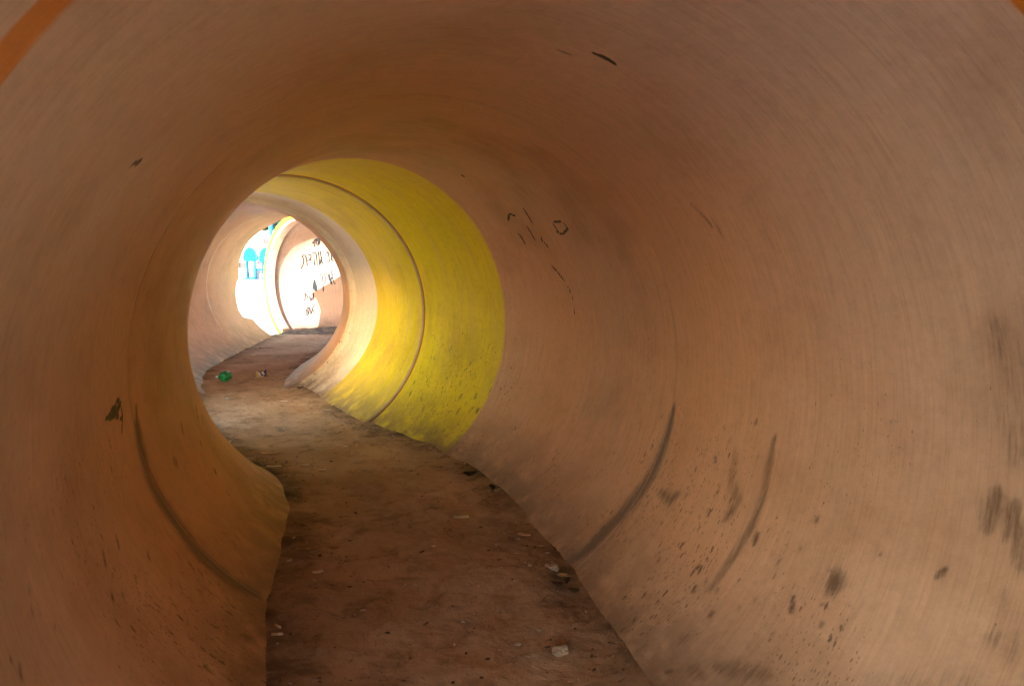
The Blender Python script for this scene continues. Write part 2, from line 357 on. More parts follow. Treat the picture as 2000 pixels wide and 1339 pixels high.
for a, b in (((992,430),(995,418)),((995,418),(1006,421)),((1012,455),(1026,476)),((1021,405),(1040,436)),((1028,440),(1046,472)),((1057,463),(1060,474)),((1062,472),(1072,484)),((1080,437),(1092,455)),((1082,434),(1098,433)),((1098,433),(1110,446)),((1110,446),(1098,457)),((1098,457),(1086,452)),((1077,519),(1088,530)),((1088,530),(1100,545))):
    D([a, b], 3.2, 1.15, 'scuff', soft=.8)
D([(1100,545),(1112,565),(1120,590),(1122,612)], 1.9, .95, 'scuff', soft=.8)
for x, y, l, wd in ((130,945,14,5),(218,920,10,3),(178,945,8,3),(203,1090,14,9),(57,1155,8,8),(62,1187,10,6),(219,1165,10,6),(241,1163,6,6),(345,905,8,5),(384,805,14,5),(355,835,10,5),(340,900,8,5),(392,865,5,4),(76,995,10,3),(230,1060,12,5),(290,1085,8,5),(40,1310,14,9),(20,1290,10,6),(172,790,0,4),(190,855,5,3),(165,860,5,3),(395,818,8,4),(420,920,5,5),(105,1220,5,4),(315,1200,5,4),(340,1250,5,4)):
    D([(x - l*.15, y - l), (x + l*.25, y + l)] if l else [(x, y)], wd, .8, soft=.9, taper=False)
for i in range(70):
    t = RS.rand(); x = 300 + 230*t + RS.randn()*60; y = 1170 + RS.randn()*70 - 60 * (1 - t)
    if x < 500: D([(x-3, y-5), (x+5, y+6)], 2.5 + RS.rand()*2.5, .65, soft=.9, taper=False)
for i in range(45):                                    # flecks on the yellow and on the lower right wall
    x = 800 + RS.rand()*180; y = 620 + RS.rand()**.6*260
    if ((x-600)**2 + (y-600)**2) ** .5 < 395: D([(x+1.5, y-4), (x-1.5, y+4)], 1.6 + RS.rand()**3*3, .7, soft=.8, taper=False)
for i in range(50):
    x = 1230 + RS.rand()*400; y = 800 + RS.rand()*420
    D([(x+2, y-4), (x-2, y+5)], 2 + RS.rand()**3*4, .75, soft=.8, taper=False)
for i in range(60):
    x = 1150 + RS.rand()*500; y = 1050 + RS.rand()*280
    D([(x+4, y-5), (x-4, y+5)], 1.5 + RS.rand()**2*4, .6, soft=1, taper=False)
D([(700,308),(760,318)], 2, .3); D([(955,560),(968,620)], 2, .3)
# dark crease where the collar of the far ring meets the barrel, and the dirt along joints
for i, (co, sj, wj, a) in enumerate(((0, k2, .02, .35), (1, k2, .03, .35), (2, k4, .02, .06), (3, k6, .012, .2), (3, k7, .012, 0), (1, k4, .012, .06))):
    sf = SURF[co]; d = np.abs(sf.uv[:, 0] / U - sj); v = np.clip(1 - d / wj, 0, 1) * a * (.4 + .9 * sf.at['low']); sf.at['dirt'] = np.maximum(sf.at['dirt'], v)
sf = SURF[4]
def se_s(sf):
    # distance from the mitred rim along the tube, in radii
    return sf.uv[:, 0] / U - startE(sf.uv[:, 1] / U)
ds = se_s(sf); zr = (sf.V[:, 2] - AX) / U
sf.at['dirt'] = np.maximum(sf.at['dirt'], np.clip(1 - np.abs(ds - .155) / .035, 0, 1) * .5)
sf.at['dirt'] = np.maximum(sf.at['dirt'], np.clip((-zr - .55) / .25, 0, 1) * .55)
sf.at['low'] *= .5
for sf in SURF:
    me = sf.o.data
    for k in ('dirt', 'scuff', 'low'): me.attributes[k].data.foreach_set('value', sf.at[k].astype(np.float32))
# ------------------------------------------------------------------ handwriting on the far ring (strokes of paint on the curved wall)
def paint_strokes(strokes, wid, name, parent, mat, conv):
    V = []; F = []
    for st in strokes:
        pts = [conv(*p) for p in st]
        fine = []
        n = len(pts)
        for j in range(n - 1):                         # Catmull-Rom
            p0, p1, p2, p3 = pts[max(j-1, 0)], pts[j], pts[j+1], pts[min(j+2, n-1)]
            for t in np.linspace(0, 1, 7)[:-1]:
                fine.append(tuple(.5*((2*p1[k]) + (-p0[k]+p2[k])*t + (2*p0[k]-5*p1[k]+4*p2[k]-p3[k])*t*t + (-p0[k]+3*p1[k]-3*p2[k]+p3[k])*t**3) for k in (0, 1)))
        fine.append(pts[-1]); H = []
        for p in fine:
            h = SURF[4].bvh.ray_cast(CAM, ray(*p))
            if h[0] is not None: H.append((h[0], h[1] if h[1].dot(ray(*p)) < 0 else -h[1]))
        if len(H) < 2: continue
        b = len(V)
        for j, (p, nn) in enumerate(H):
            tg = (H[min(j+1, len(H)-1)][0] - H[max(j-1, 0)][0]).normalized(); side = nn.cross(tg).normalized()
            ww = wid * (.9 + .1 * math.sin(j * .7 + b)) * (.7 if j in (0, len(H)-1) else 1)
            V += [p + nn*.002 + side*ww, p + nn*.002 - side*ww]
            if j: q = b + 2*j; F.append((q-2, q-1, q+1, q))
    return link(name, mesh(name, np.array(V), F, smooth=False), mat, parent)
M_ink = simple('black_marker_paint', (.035, .04, .045), .6, .3, 60)
cv = lambda x, y: (560 + x / 5.579, 430 + y / 5.579)
G = [[(385,165),(390,200),(396,225)],
 [(278,235),(285,252)], [(302,290),(297,245),(302,215),(318,205),(326,225)], [(322,262),(318,225),(333,197),(352,208),(356,240),(343,268),(328,272)], [(335,212),(345,240),(338,258)], [(356,240),(362,246)],
 [(470,318),(482,375),(497,435),(514,448)], [(497,378),(483,405),(484,440)], [(446,330),(455,380),(464,445),(448,458)], [(432,345),(438,362)],
 [(365,335),(372,395),(386,462),(404,466)], [(386,398),(370,430),(368,478)], [(343,340),(352,420),(356,490)], [(275,360),(295,352),(314,360),(324,400),(331,492)], [(295,412),(298,450),(302,490)],
 [(234,385),(250,374),(264,390),(255,420),(232,436)], [(224,440),(245,432),(270,432)], [(163,402),(175,382),(198,384),(212,420),(222,500)], [(172,395),(184,440),(172,495),(150,530)],
 [(482,535),(492,600),(514,680),(534,688)], [(503,590),(487,625),(486,668),(494,700)], [(463,578),(472,640),(480,696)], [(402,600),(425,576),(450,592),(462,660)], [(412,598),(424,640),(416,676),(400,690)], [(354,606),(372,594),(388,615),(392,690),(400,776)],
 [(292,790),(293,840),(297,884)], [(262,842),(275,872),(284,830),(292,796)], [(243,826),(254,858),(264,888)], [(190,802),(212,806),(226,840),(234,882)], [(200,806),(203,842),(190,875),(180,866)], [(170,800),(174,812)], [(172,848),(176,858)],
 [(236,945),(216,975),(210,1010),(222,1038),(238,1010),(240,965),(236,945)], [(222,975),(230,1020)], [(252,945),(256,985),(262,1030)], [(264,928),(285,918),(302,924),(285,955),(272,1000)], [(275,950),(290,990),(305,1012)], [(270,990),(274,1016),(303,1014)],
 [(300,646),(290,690),(284,722)], [(300,646),(316,690),(326,735),(326,772)], [(284,722),(294,758),(324,768)]]
g_ = paint_strokes(G, .0070, 'graffiti_lettering', segE, M_ink, cv)
g_['label'] = 'black handwritten Hebrew lettering on the sunlit wall'
paint_strokes([[(300,655),(298,700),(290,740)], [(306,665),(306,720),(300,755)], [(312,690),(314,735),(312,764)], [(318,715),(320,765)], [(292,700),(296,745)]], .010, 'graffiti_mark', segE, M_ink, cv)
# ------------------------------------------------------------------ ground and dirt floor
def fnoise(x, y, s, seed=0): return noise.noise(Vector((x * s, y * s, seed)))
s = NT('pale_sandy_pavement', .85); tc = s.n('TexCoord').outputs['Object']
n1 = s.noise(tc, 3, 6, .6); n2 = s.noise(tc, 60, 4, .6)
M_ground = s.done(s.mix(s.step(n1, .3, .7), (.58, .57, .54), (.70, .69, .66)), s.bump(n2, .3, .01))
GZ = -.045
v = [(-900, -900, GZ), (900, -900, GZ), (900, 900, GZ), (-900, 900, GZ)]
tag(link('ground', mesh('ground', v, [(0, 1, 2, 3)], smooth=False), M_ground), kind='structure')
s = NT('trodden_earth', .95); s.b.inputs['Specular IOR Level'].default_value = .15
tc = s.n('TexCoord').outputs['Object']
a1 = s.noise(tc, 2.2, 7, .65); a2 = s.noise(tc, 9, 7, .7, off=4, dist=.6); a3 = s.noise(tc, 70, 5, .7, off=8); a4 = s.noise(tc, 260, 3, .6, off=2)
c = s.mix(s.step(a1, .35, .65), (.40, .27, .165), (.52, .38, .255))
c = s.mix(s.step(a2, .48, .68, 0, .55), c, (.12, .072, .042))
c = s.mix(s.step(s.noise(tc, 14, 6, .7, off=11), .62, .72, 0, .5), c, (.5, .38, .27))
c = s.mix(s.step(a3, .58, .72, 0, .7), c, (.07, .045, .028)); c = s.mix(s.step(a4, .62, .72, 0, .55), c, (.60, .50, .38))
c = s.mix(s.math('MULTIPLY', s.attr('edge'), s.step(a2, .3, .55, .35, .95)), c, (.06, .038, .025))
h = s.math('ADD', s.math('MULTIPLY', a2, 1.), s.math('ADD', s.math('MULTIPLY', a3, .5), s.math('MULTIPLY', a4, .2)))
M_dirt = s.done(c, s.bump(h, .6, .012))
def floor_strip(co, s0, s1, ds, nl, wide=1.05, extra=0):
    ss = np.arange(s0, s1, ds); V = []; E = []
    L = np.linspace(-1, 1, nl)
    for q in ss:
        g = lambda k: float(np.interp(q, co['S'], co[k]))
        X, Y, a, W, F = g('X'), g('Y'), g('psi'), g('W'), g('F'); ex = max(q - co['S'][-1], 0) + min(q, 0)
        X += ex*math.sin(a); Y += ex*math.cos(a)
        cw = W * math.sqrt(1 - F*F) * wide + extra
        for l in L:
            x = (X + l*cw*math.cos(a)) * U; y = (Y - l*cw*math.sin(a)) * U
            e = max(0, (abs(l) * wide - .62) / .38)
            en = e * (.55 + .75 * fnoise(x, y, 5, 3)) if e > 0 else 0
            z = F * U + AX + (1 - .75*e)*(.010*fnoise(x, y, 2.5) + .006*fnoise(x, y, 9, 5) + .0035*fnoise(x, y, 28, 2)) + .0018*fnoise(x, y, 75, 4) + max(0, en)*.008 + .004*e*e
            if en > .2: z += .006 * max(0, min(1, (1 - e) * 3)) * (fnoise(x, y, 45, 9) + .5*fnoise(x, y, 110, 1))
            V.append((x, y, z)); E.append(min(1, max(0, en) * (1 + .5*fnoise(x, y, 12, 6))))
    n = len(ss); i = (np.arange(n - 1)[:, None]*nl + np.arange(nl - 1)).ravel()
    return V, np.stack([i, i + 1, i + nl + 1, i + nl], 1)[:, ::-1], E
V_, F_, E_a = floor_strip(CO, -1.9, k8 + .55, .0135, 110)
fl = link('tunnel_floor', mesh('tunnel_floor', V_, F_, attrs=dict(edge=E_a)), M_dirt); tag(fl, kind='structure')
FBVH = BVHTree.FromPolygons([Vector(v) for v in V_], F_.tolist())
V2, F2, E2 = floor_strip(CE, -.75, CE['S'][-1] - .35, .03, 50, 1.1)
V2 = [(x, y, z - .012 + .062 * max(0, min(1, (y / U - 12.55) / .6))) for x, y, z in V2]
s = NT('grey_grit_drift', .95); tc = s.n('TexCoord').outputs['Object']
M_grit = s.done(s.mix(s.step(s.noise(tc, 12, 6, .7), .4, .6), (.05, .045, .04), (.15, .13, .10)), s.bump(s.noise(tc, 60, 4), .5, .01))
tag(link('far_floor', mesh('far_floor', V2, F2, attrs=dict(edge=E2)), M_grit), kind='structure')
def floor_at(px, py):
    h = FBVH.ray_cast(CAM, ray(px, py))
    return h[0] if h[0] is not None else on_ground(px, py)
exec_litter = True
# ------------------------------------------------------------------ litter
M_paper = simple('dirty_white_paper', (.72, .68, .58), .8, .2, 40); M_card = simple('tan_cardboard', (.66, .46, .28), .85, .25, 40)
M_leaf = simple('dry_leaf', (.45, .29, .14), .8, .4, 60); M_leafd = simple('dark_dead_leaf', (.09, .055, .03), .85, .4, 60)
M_stone = simple('pale_stone', (.44, .35, .27), .9, .3, 30, .6); M_wood = simple('dry_wood', (.48, .33, .19), .8, .3, 50)
M_foil = simple('dull_foil', (.62, .62, .60), .35, .2, 50, spec=.8); M_filter = simple('cigarette_filter', (.62, .40, .20), .8, .2, 60)
M_purple = simple('purple_print', (.06, .03, .20), .35, .3, 50); M_yelp = simple('yellow_print', (.75, .56, .10), .4, .2, 50)
def glass(name, col, rough=.08, tr=.85):
    s = NT(name, rough); s.b.inputs['Transmission Weight'].default_value = tr; s.b.inputs['IOR'].default_value = 1.45
    return s.done(col)
M_green = glass('green_plastic', (.05, .50, .16), .18, .55); M_clear = glass('clear_shard', (.75, .9, .85), .1, .6)
M_film = glass('clear_film', (.8, .75, .7), .3, .5)
def jit_sheet(L, W, curl=.25, nx=6, ny=4, rag=.12, th=.0012, seed=0):
    r = random.Random(seed); V = []; F = []
    for i in range(nx + 1):
        for j in range(ny + 1):
            x = (i/nx - .5)*L; y = (j/ny - .5)*W
            if i in (0, nx): x += r.uniform(-rag, rag)*L*.5
            if j in (0, ny): y += r.uniform(-rag, rag)*W*.5
            z = curl*L*((i/nx-.5)**2*1.2 + (j/ny-.5)**2*.8) + r.uniform(0, .04)*L*curl*3
            V.append((x, y, z + .001))
    n = len(V)
    V += [(x, y, z + th) for x, y, z in V]
    q = lambda i, j: i*(ny+1) + j
    for i in range(nx):
        for j in range(ny):
            F.append((q(i,j), q(i,j+1), q(i+1,j+1), q(i+1,j))); F.append(tuple(n + k for k in (q(i,j), q(i+1,j), q(i+1,j+1), q(i,j+1))))
    B = [q(i,0) for i in range(nx+1)] + [q(nx,j) for j in range(1,ny+1)] + [q(i,ny) for i in range(nx-1,-1,-1)] + [q(0,j) for j in range(ny-1,0,-1)]
    for a, b in zip(B, B[1:] + B[:1]): F.append((a, b, n+b, n+a))
    return mesh('scrap', V, F, smooth=False)
def leaf_mesh(L, W, curl=.4, seed=0, lobes=0):
    r = random.Random(seed); V = []; F = []; n = 9
    for i in range(n + 1):
        t = i / n; w_ = W*.5*math.sin(math.pi*min(1, t*1.0))**.7 * (1 + (lobes*.45*math.sin(t*math.pi*5) if lobes else 0)) + .0006
        for j in (-1, -.5, 0, .5, 1):
            V.append(((t-.5)*L, j*w_, .002 + abs(j)*w_*curl + curl*L*(t-.5)**2 + r.uniform(0, .05)*L*.3))
    for i in range(n):
        for j in range(4): a = i*5+j; F.append((a, a+5, a+6, a+1))
    m0 = len(V); V += [(x, y, z + .0008) for x, y, z in V]; F += [tuple(m0 + k for k in reversed(f)) for f in F]
    # stalk
    b = len(V); V += [(L*.5, -.0006, .003), (L*.5, .0006, .003), (L*.8, 0, .006), (L*.5, 0, .0045)]; F += [(b, b+1, b+2), (b+1, b+3, b+2), (b+3, b, b+2)]
    return mesh('leaf', V, F, smooth=False)
def rock(L, seed, flat=.6, sub=3):
    bm = bmesh.new(); bmesh.ops.create_icosphere(bm, subdivisions=sub, radius=L/2)
    for v in bm.verts:
        d = noise.noise(v.co/L*2.5 + Vector((seed, 0, 0)))*.45 + noise.noise(v.co/L*7 + Vector((0, seed, 0)))*.16
        v.co *= 1 + d; v.co.z = v.co.z*flat; v.co.x *= 1.2
    z0 = min(v.co.z for v in bm.verts)
    for v in bm.verts: v.co.z -= z0 + L*.06
    return bm_mesh('stone', bm)
def tube_mesh(pts, rads, n=8, name='stick'):
    V = []; F = []; pts = [Vector(p) for p in pts]
    for i, p in enumerate(pts):
        t = (pts[min(i+1, len(pts)-1)] - pts[max(i-1, 0)]).normalized(); a = t.orthogonal().normalized(); b = t.cross(a)
        r = rads if isinstance(rads, (int, float)) else rads[i]
        for k in range(n): an = 2*math.pi*k/n; V.append(p + (a*math.cos(an) + b*math.sin(an))*r)
    for i in range(len(pts)-1):
        for k in range(n): F.append((i*n+k, i*n+(k+1)%n, (i+1)*n+(k+1)%n, (i+1)*n+k))
    F.append(tuple(range(n-1, -1, -1))); F.append(tuple((len(pts)-1)*n + k for k in range(n)))
    return mesh(name, V, F)
def lay(o, px, py, rot=0, tilt=0, dz=0, label=None, cat=None, group=None):
    p = floor_at(px, py); o.location = (p[0], p[1], p[2] + dz); o.rotation_euler = (tilt, 0, rot); return tag(o, label, cat, group)
def szz(px, py, wpx): return 1.0 * wpx * (floor_at(px, py) - CAM).length / FPX
def scrap(px, py, wpx, asp, mat, rot, label, cat='scrap', seed=0, curl=.25, name='paper_scrap'):
    L = szz(px, py, wpx); return lay(link(name, jit_sheet(L, L*asp, curl, seed=seed), mat), px, py, rot, label=label, cat=cat)
def leaf(px, py, wpx, asp, mat, rot, label, seed=0, curl=.4, lobes=0, name='dry_leaf'):
    L = szz(px, py, wpx); return lay(link(name, leaf_mesh(L, L*asp, curl, seed, lobes), mat), px, py, rot, label=label, cat='leaf')
# crushed green bottle
t = bpy.data.objects.new('crushed_bottle', None); C.objects.link(t); L = szz(440, 735, 24)
bm = bmesh.new(); bmesh.ops.create_uvsphere(bm, u_segments=20, v_segments=14, radius=L*.5)
for v in bm.verts:
    d = noise.noise(v.co/L*4.5 + Vector((3, 1, 2))) * .5; v.co *= 1 + d*.55; v.co.z *= .72
z0 = min(v.co.z for v in bm.verts)
for v in bm.verts: v.co.z -= z0
link('bottle_body', bm_mesh('bottle_body', bm), M_green, t)
link('bottle_neck', tube_mesh([(-L*.32, 0, L*.4), (-L*.5, .01*L, L*.42), (-L*.56, .01*L, L*.42), (-L*.72, .02*L, L*.44)], [L*.24, L*.13, L*.12, L*.12], 14, 'bottle_neck'), M_clear, t)
lay(t, 441, 744, .5, label='crushed translucent green plastic bottle lying on the far floor', cat='bottle')
# crumpled wrapper
t = bpy.data.objects.new('snack_wrapper', None); C.objects.link(t); L = szz(512, 733, 24)
for nm, mt, dx, dzz, ry, sd_, ww in (('yellow_panel', M_yelp, -L*.18, .0, .1, 3, .55), ('white_panel', M_paper, -L*.02, L*.10, -.5, 5, .45), ('purple_panel', M_purple, L*.22, L*.22, -.9, 9, .5), ('torn_flap', M_leafd, -L*.05, -.001, 0, 4, .3)):
    me = jit_sheet(L*(.9 if nm == 'torn_flap' else .5), L*ww, .8 if nm != 'torn_flap' else .1, seed=sd_, rag=.3); p = link(nm, me, mt, t); p.location = (dx, 0, max(0, dzz) + .002); p.rotation_euler = (.9 if nm != 'torn_flap' else 0, ry*.4, ry*.3)
lay(t, 512, 736, .15, label='crumpled yellow, white and purple snack wrapper on the far floor', cat='wrapper')
scrap(535, 911, 25, .22, M_paper, .05, 'bright white paper strip beside the left wall below a brown scrap', seed=2, curl=.1)
scrap(526, 887, 30, .28, M_card, .1, 'tan curled cardboard strip at the left edge above the white paper strip', seed=4, curl=.2, name='cardboard_scrap')
scrap(597, 909, 13, .6, M_paper, .5, 'small cream paper scrap right of the white paper strip', seed=6)
scrap(630, 918, 13, .5, M_foil, .2, 'small grey foil scrap beside the lobed dry leaf', seed=7, name='foil_scrap')
leaf(690, 923, 30, .55, M_leaf, .2, 'broad lobed dry brown leaf in the middle of the floor', 1, .25, 1)
scrap(901, 1010, 28, .5, M_film, .1, 'clear plastic film scrap pressed into the floor near the right wall', seed=8, curl=.08, name='plastic_scrap')
scrap(845, 1052, 13, .3, M_wood, .05, 'small flat wood chip in the middle of the floor above a pale crumb', seed=9, curl=.05, name='wood_chip')
scrap(847, 1067, 7, .8, M_paper, .4, 'pale crumb of paper just below the flat wood chip', seed=10)
scrap(1023, 1044, 25, .36, M_card, -.45, 'tan cardboard chip leaning at the foot of the right wall', seed=11, curl=.06, name='cardboard_scrap')
leaf(600, 1077, 40, .28, M_leaf, .1, 'long curled dry leaf by the left wall', 2, .6)
leaf(654, 1073, 18, .4, M_leaf, .5, 'small curled dry leaf right of the long curled leaf', 3, .8)
scrap(621, 1118, 19, .5, M_paper, .5, 'cream folded paper scrap on the dark floor near the left wall', seed=12, curl=.2)
scrap(565, 1096, 12, .5, M_paper, .9, 'torn paper fragment against the left wall below the long curled leaf', seed=14)
def butt(px, py, wpx, rot, label):
    L = szz(px, py, wpx); t = bpy.data.objects.new('cigarette_butt', None); C.objects.link(t); r = L*.13
    link('filter', tube_mesh([(-L*.5, 0, r), (-L*.48, 0, r), (L*.1, 0, r)], [r*.9, r, r], 10, 'filter'), M_filter, t)
    link('paper', tube_mesh([(L*.101, 0, r), (L*.4, 0, r), (L*.5, 0, r*.7)], [r, r*.95, r*.6], 10, 'paper'), M_paper, t)
    return lay(t, px, py, rot, label=label, cat='cigarette butt')
butt(543, 1224, 17, -.7, 'upper cigarette butt beside the left wall near the bottom of the photo')
butt(542, 1240, 20, .05, 'lower cigarette butt beside the left wall near the bottom of the photo')
for px, py, wp, sd_, l in ((1095, 1278, 29, 4, 'large knobbly pale stone on the near floor towards the right wall'), (1082, 1113, 20, 2, 'brownish stone at the foot of the right wall beside dry twigs'), (1070, 1106, 10, 6, 'small stone just left of the brownish stone by the right wall'), (1012, 1259, 10, 7, 'small pale pebble left of the large knobbly stone'), (1053, 1232, 9, 8, 'tiny pale pebble above the large knobbly stone'), (904, 1214, 8, 9, 'tiny pebble alone in the middle of the near floor'), (1035, 1104, 8, 5, 'small pebble left of the stones by the right wall')):
    lay(link('stone', rock(szz(px, py, wp), sd_), M_stone), px, py, sd_, label=l, cat='stone')
leaf(586, 759, 14, .35, M_leafd, .6, 'dark curled leaf on the far floor before the white band', 5, 1.0)
leaf(640, 803, 14, .4, M_paper, .4, 'pale curled scrap of leaf by the foot of the white band', 6, .6)
scrap(443, 781, 9, .8, M_clear, 1.1, 'clear glass shard on the pale far floor', seed=15, curl=.7, name='glass_shard')
scrap(555, 784, 12, .3, M_paper, .1, 'thin pale scrap on the grey part of the far floor', seed=16)
scrap(550, 842, 12, .5, M_foil, .6, 'crinkled foil scrap in the middle of the yellowish floor', seed=17, curl=.6, name='foil_scrap')
scrap(674, 872, 8, .8, M_paper, .6, 'white crumb right of the lobed dry leaf, further away', seed=18)
scrap(495, 694, 7, .8, M_paper, .6, 'white speck of paper beyond the snack wrapper', seed=19)
scrap(446, 863, 9, .6, M_paper, .6, 'pale fragment at the left wall on the yellowish floor', seed=20)
leaf(735, 846, 26, .12, M_leafd, .15, 'dark thin twig like leaf at the foot of the yellow wall', 7, .2)
def twig(px, py, wpx, rot, seed, label):
    L = szz(px, py, wpx); r = random.Random(seed); pts = [(L*(i/6-.5), r.uniform(-.06, .06)*L, .003 + r.uniform(0, .06)*L) for i in range(7)]
    t = link('twig', tube_mesh(pts, [L*.02*(1.2-i/9) for i in range(7)], 6), M_leafd); return lay(t, px, py, rot, label=label, cat='twig')
twig(520, 680, 26, .05, 1, 'thin dark twig lying across the far pink floor')
twig(1065, 1170, 34, 1.2, 2, 'dark twig leaning at the right wall below the stones')
twig(930, 955, 26, .9, 3, 'short twig at the foot of the right wall, middle distance')
twig(675, 1010, 24, .1, 4, 'fine dark twig in the middle of the floor')
for i, (px, py) in enumerate(((1098, 1128), (1108, 1140), (1088, 1146), (972, 962), (962, 956), (918, 930), (905, 912), (1120, 1158))):
    leaf(px, py, 20 + i % 3*4, .45, M_leafd if i % 3 else M_leaf, i*1.3, ('shrivelled dark leaf in the clump by the brownish stone', 'shrivelled leaf pressed to the wall in the clump by the brownish stone', 'lower shrivelled leaf of the clump by the brownish stone', 'dark leaf at the right wall beyond the cardboard chip', 'crumbled leaf left of the dark leaf at the right wall', 'crumbled leaf at the foot of the yellow and salmon wall', 'last dark leaf at the wall before the yellow', 'dark leaf fragment below the clump by the brownish stone')[i], 10 + i, 1.1)
# loose grit: too many to count, one object
V = []; F = []
ico = bmesh.new(); bmesh.ops.create_icosphere(ico, subdivisions=1, radius=1); iv = [v.co.copy() for v in ico.verts]; jf = [[v.index for v in f.verts] for f in ico.faces]; ico.free()
def grit_set(N, dark):
    V = []; F = []
    for k in range(N):
        q = rnd.uniform(.9, 13.0) if rnd.random() < .75 else rnd.uniform(2.5, 6.5)
        g = lambda kk: float(np.interp(q, CO['S'], CO[kk]))
        X, Y, a, W, Fz = g('X'), g('Y'), g('psi'), g('W'), g('F'); cw = W*math.sqrt(1 - Fz*Fz)
        l = rnd.uniform(-1, 1); l = math.copysign(abs(l)**(.45 if rnd.random() < .6 else 1.), l) * .98
        x = (X + l*cw*math.cos(a))*U; y = (Y - l*cw*math.sin(a))*U
        h = FBVH.ray_cast(Vector((x, y, .4)), Vector((0, 0, -1)))
        if h[0] is None: continue
        r = .0009 + rnd.random()**5*.0050; b = len(V); st = rnd.uniform(1, 2.6); an = rnd.uniform(0, 6.3)
        for c_ in iv:
            xx, yy = c_.x*r*st, c_.y*r*rnd.uniform(.7, 1.1); V.append((x + xx*math.cos(an) - yy*math.sin(an), y + xx*math.sin(an) + yy*math.cos(an), h[0].z + c_.z*r*.6))
        F += [tuple(b + i for i in f) for f in jf]
    return V, F
V, F = grit_set(1500, 1); tag(link('dark_grit', mesh('dark_grit', V, np.array(F), smooth=False), simple('brown_crumb', (.13, .08, .05), .95, .5, 60)), 'dark crumbs of leaf and soil scattered on the tunnel floor', 'grit', kind='stuff')
V, F = grit_set(1600, 0); tag(link('pale_grit', mesh('pale_grit', V, np.array(F), smooth=False), M_stone), 'pale gravel crumbs scattered on the tunnel floor', 'gravel', kind='stuff')
# ------------------------------------------------------------------ outdoors, seen through the gap
def box(bm, x0, x1, y0, y1, z0, z1, bev=0):
    m = Matrix.Translation(((x0+x1)/2, (y0+y1)/2, (z0+z1)/2)) @ Matrix.Diagonal((x1-x0, y1-y0, z1-z0, 1))
    r = bmesh.ops.create_cube(bm, size=1, matrix=m)
    if bev: bmesh.ops.bevel(bm, geom=list({e for v in r['verts'] for e in v.link_edges}), offset=bev, segments=2, affect='EDGES')
    return bm
M_blue = simple('sky_blue_paint', (.008, .07, .30), .8, .1, 10, spec=.05); M_cyan = simple('light_blue_paint', (.03, .17, .35), .8, .1, 10, spec=.05)
M_white = simple('white_render', (.78, .77, .74), .8, .08, 3); M_grey = simple('grey_stone_block', (.055, .05, .047), .85, .2, 8)
M_pale = simple('pale_limestone', (.72, .70, .66), .85, .1, 6); M_dk = simple('dark_metal', (.08, .09, .10), .5, .2, 10)
# stone wall
YW = 27.0; base = at_depth(480, 497, YW); zt = at_depth(510, 454, YW).z
wl = bpy.data.objects.new('stone_wall', None); C.objects.link(wl); wl.location = (base.x - 1, YW, GZ)
bm = bmesh.new(); box(bm, -3.5, 5.5, .02, .4, 0, zt - GZ - .02); link('wall_core', bm_mesh('wall_core', bm), M_pale, wl)
bh = .19; proto = {}
row = 0; z = 0
dark_at = {}
for r_ in range(int((zt - GZ) / (bh + .01))):
    x = -3.4 + (r_ % 2)*.18
    while x < 5.3:
        wv = rnd.choice((.3, .36, .42)); key = (wv,)
        cx = wl.location.x + x + wv/2; cz = GZ + z + bh/2
        pp = CM.inverted() @ Vector((cx, YW, cz)); ppx = 1000 + pp.x/-pp.z*FPX; ppy = 669.5 - pp.y/-pp.z*FPX
        grey = (497 < ppx < 511 and 473 < ppy < 487) or (517 < ppx < 528 and 463 < ppy < 475) or rnd.random() < .06
        k_ = (wv, grey)
        if k_ not in proto:
            bm = bmesh.new(); box(bm, 0, wv - .012, -.025, .03, 0, bh, .012); proto[k_] = bm_mesh('brick', bm); proto[k_].materials.append(M_grey if grey else M_pale)
        if 440 < ppx < 600: 
            b_ = bpy.data.objects.new('brick', proto[k_]); C.objects.link(b_); b_.parent = wl; b_.location = (x, 0, z)
        x += wv
    z += bh + .012
bm = bmesh.new(); box(bm, -3.55, 5.55, -.06, .45, zt - GZ, zt - GZ + .06, .01); link('coping', bm_mesh('coping', bm), M_white, wl)
tag(wl, 'pale stone block wall with a few grey blocks, far behind the play area', 'wall')
# tall light blue pole
p = on_ground(531, 540, GZ); p = at_depth(531, 497, 19.0); d_ = p.y
wd = 8.5 * d_ / FPX
pole = bpy.data.objects.new('play_pole', None); C.objects.link(pole); pole.location = (p.x, p.y, GZ)
link('pole_shaft', tube_mesh([(0, 0, 0), (0, 0, 1), (0, 0, 2.2), (.0, 0, 3.4)], wd/2, 16, 'pole_shaft'), M_cyan, pole)
link('base_plate', tube_mesh([(0, 0, 0), (0, 0, .02)], wd*.95, 16, 'base_plate'), M_cyan, pole)
link('pole_cap', tube_mesh([(0, 0, 3.4), (0, 0, 3.44), (0, 0, 3.48)], [wd*.55, wd*.5, wd*.2], 16, 'pole_cap'), M_blue, pole)
tag(pole, 'tall light blue play pole rising in front of the trees', 'pole')
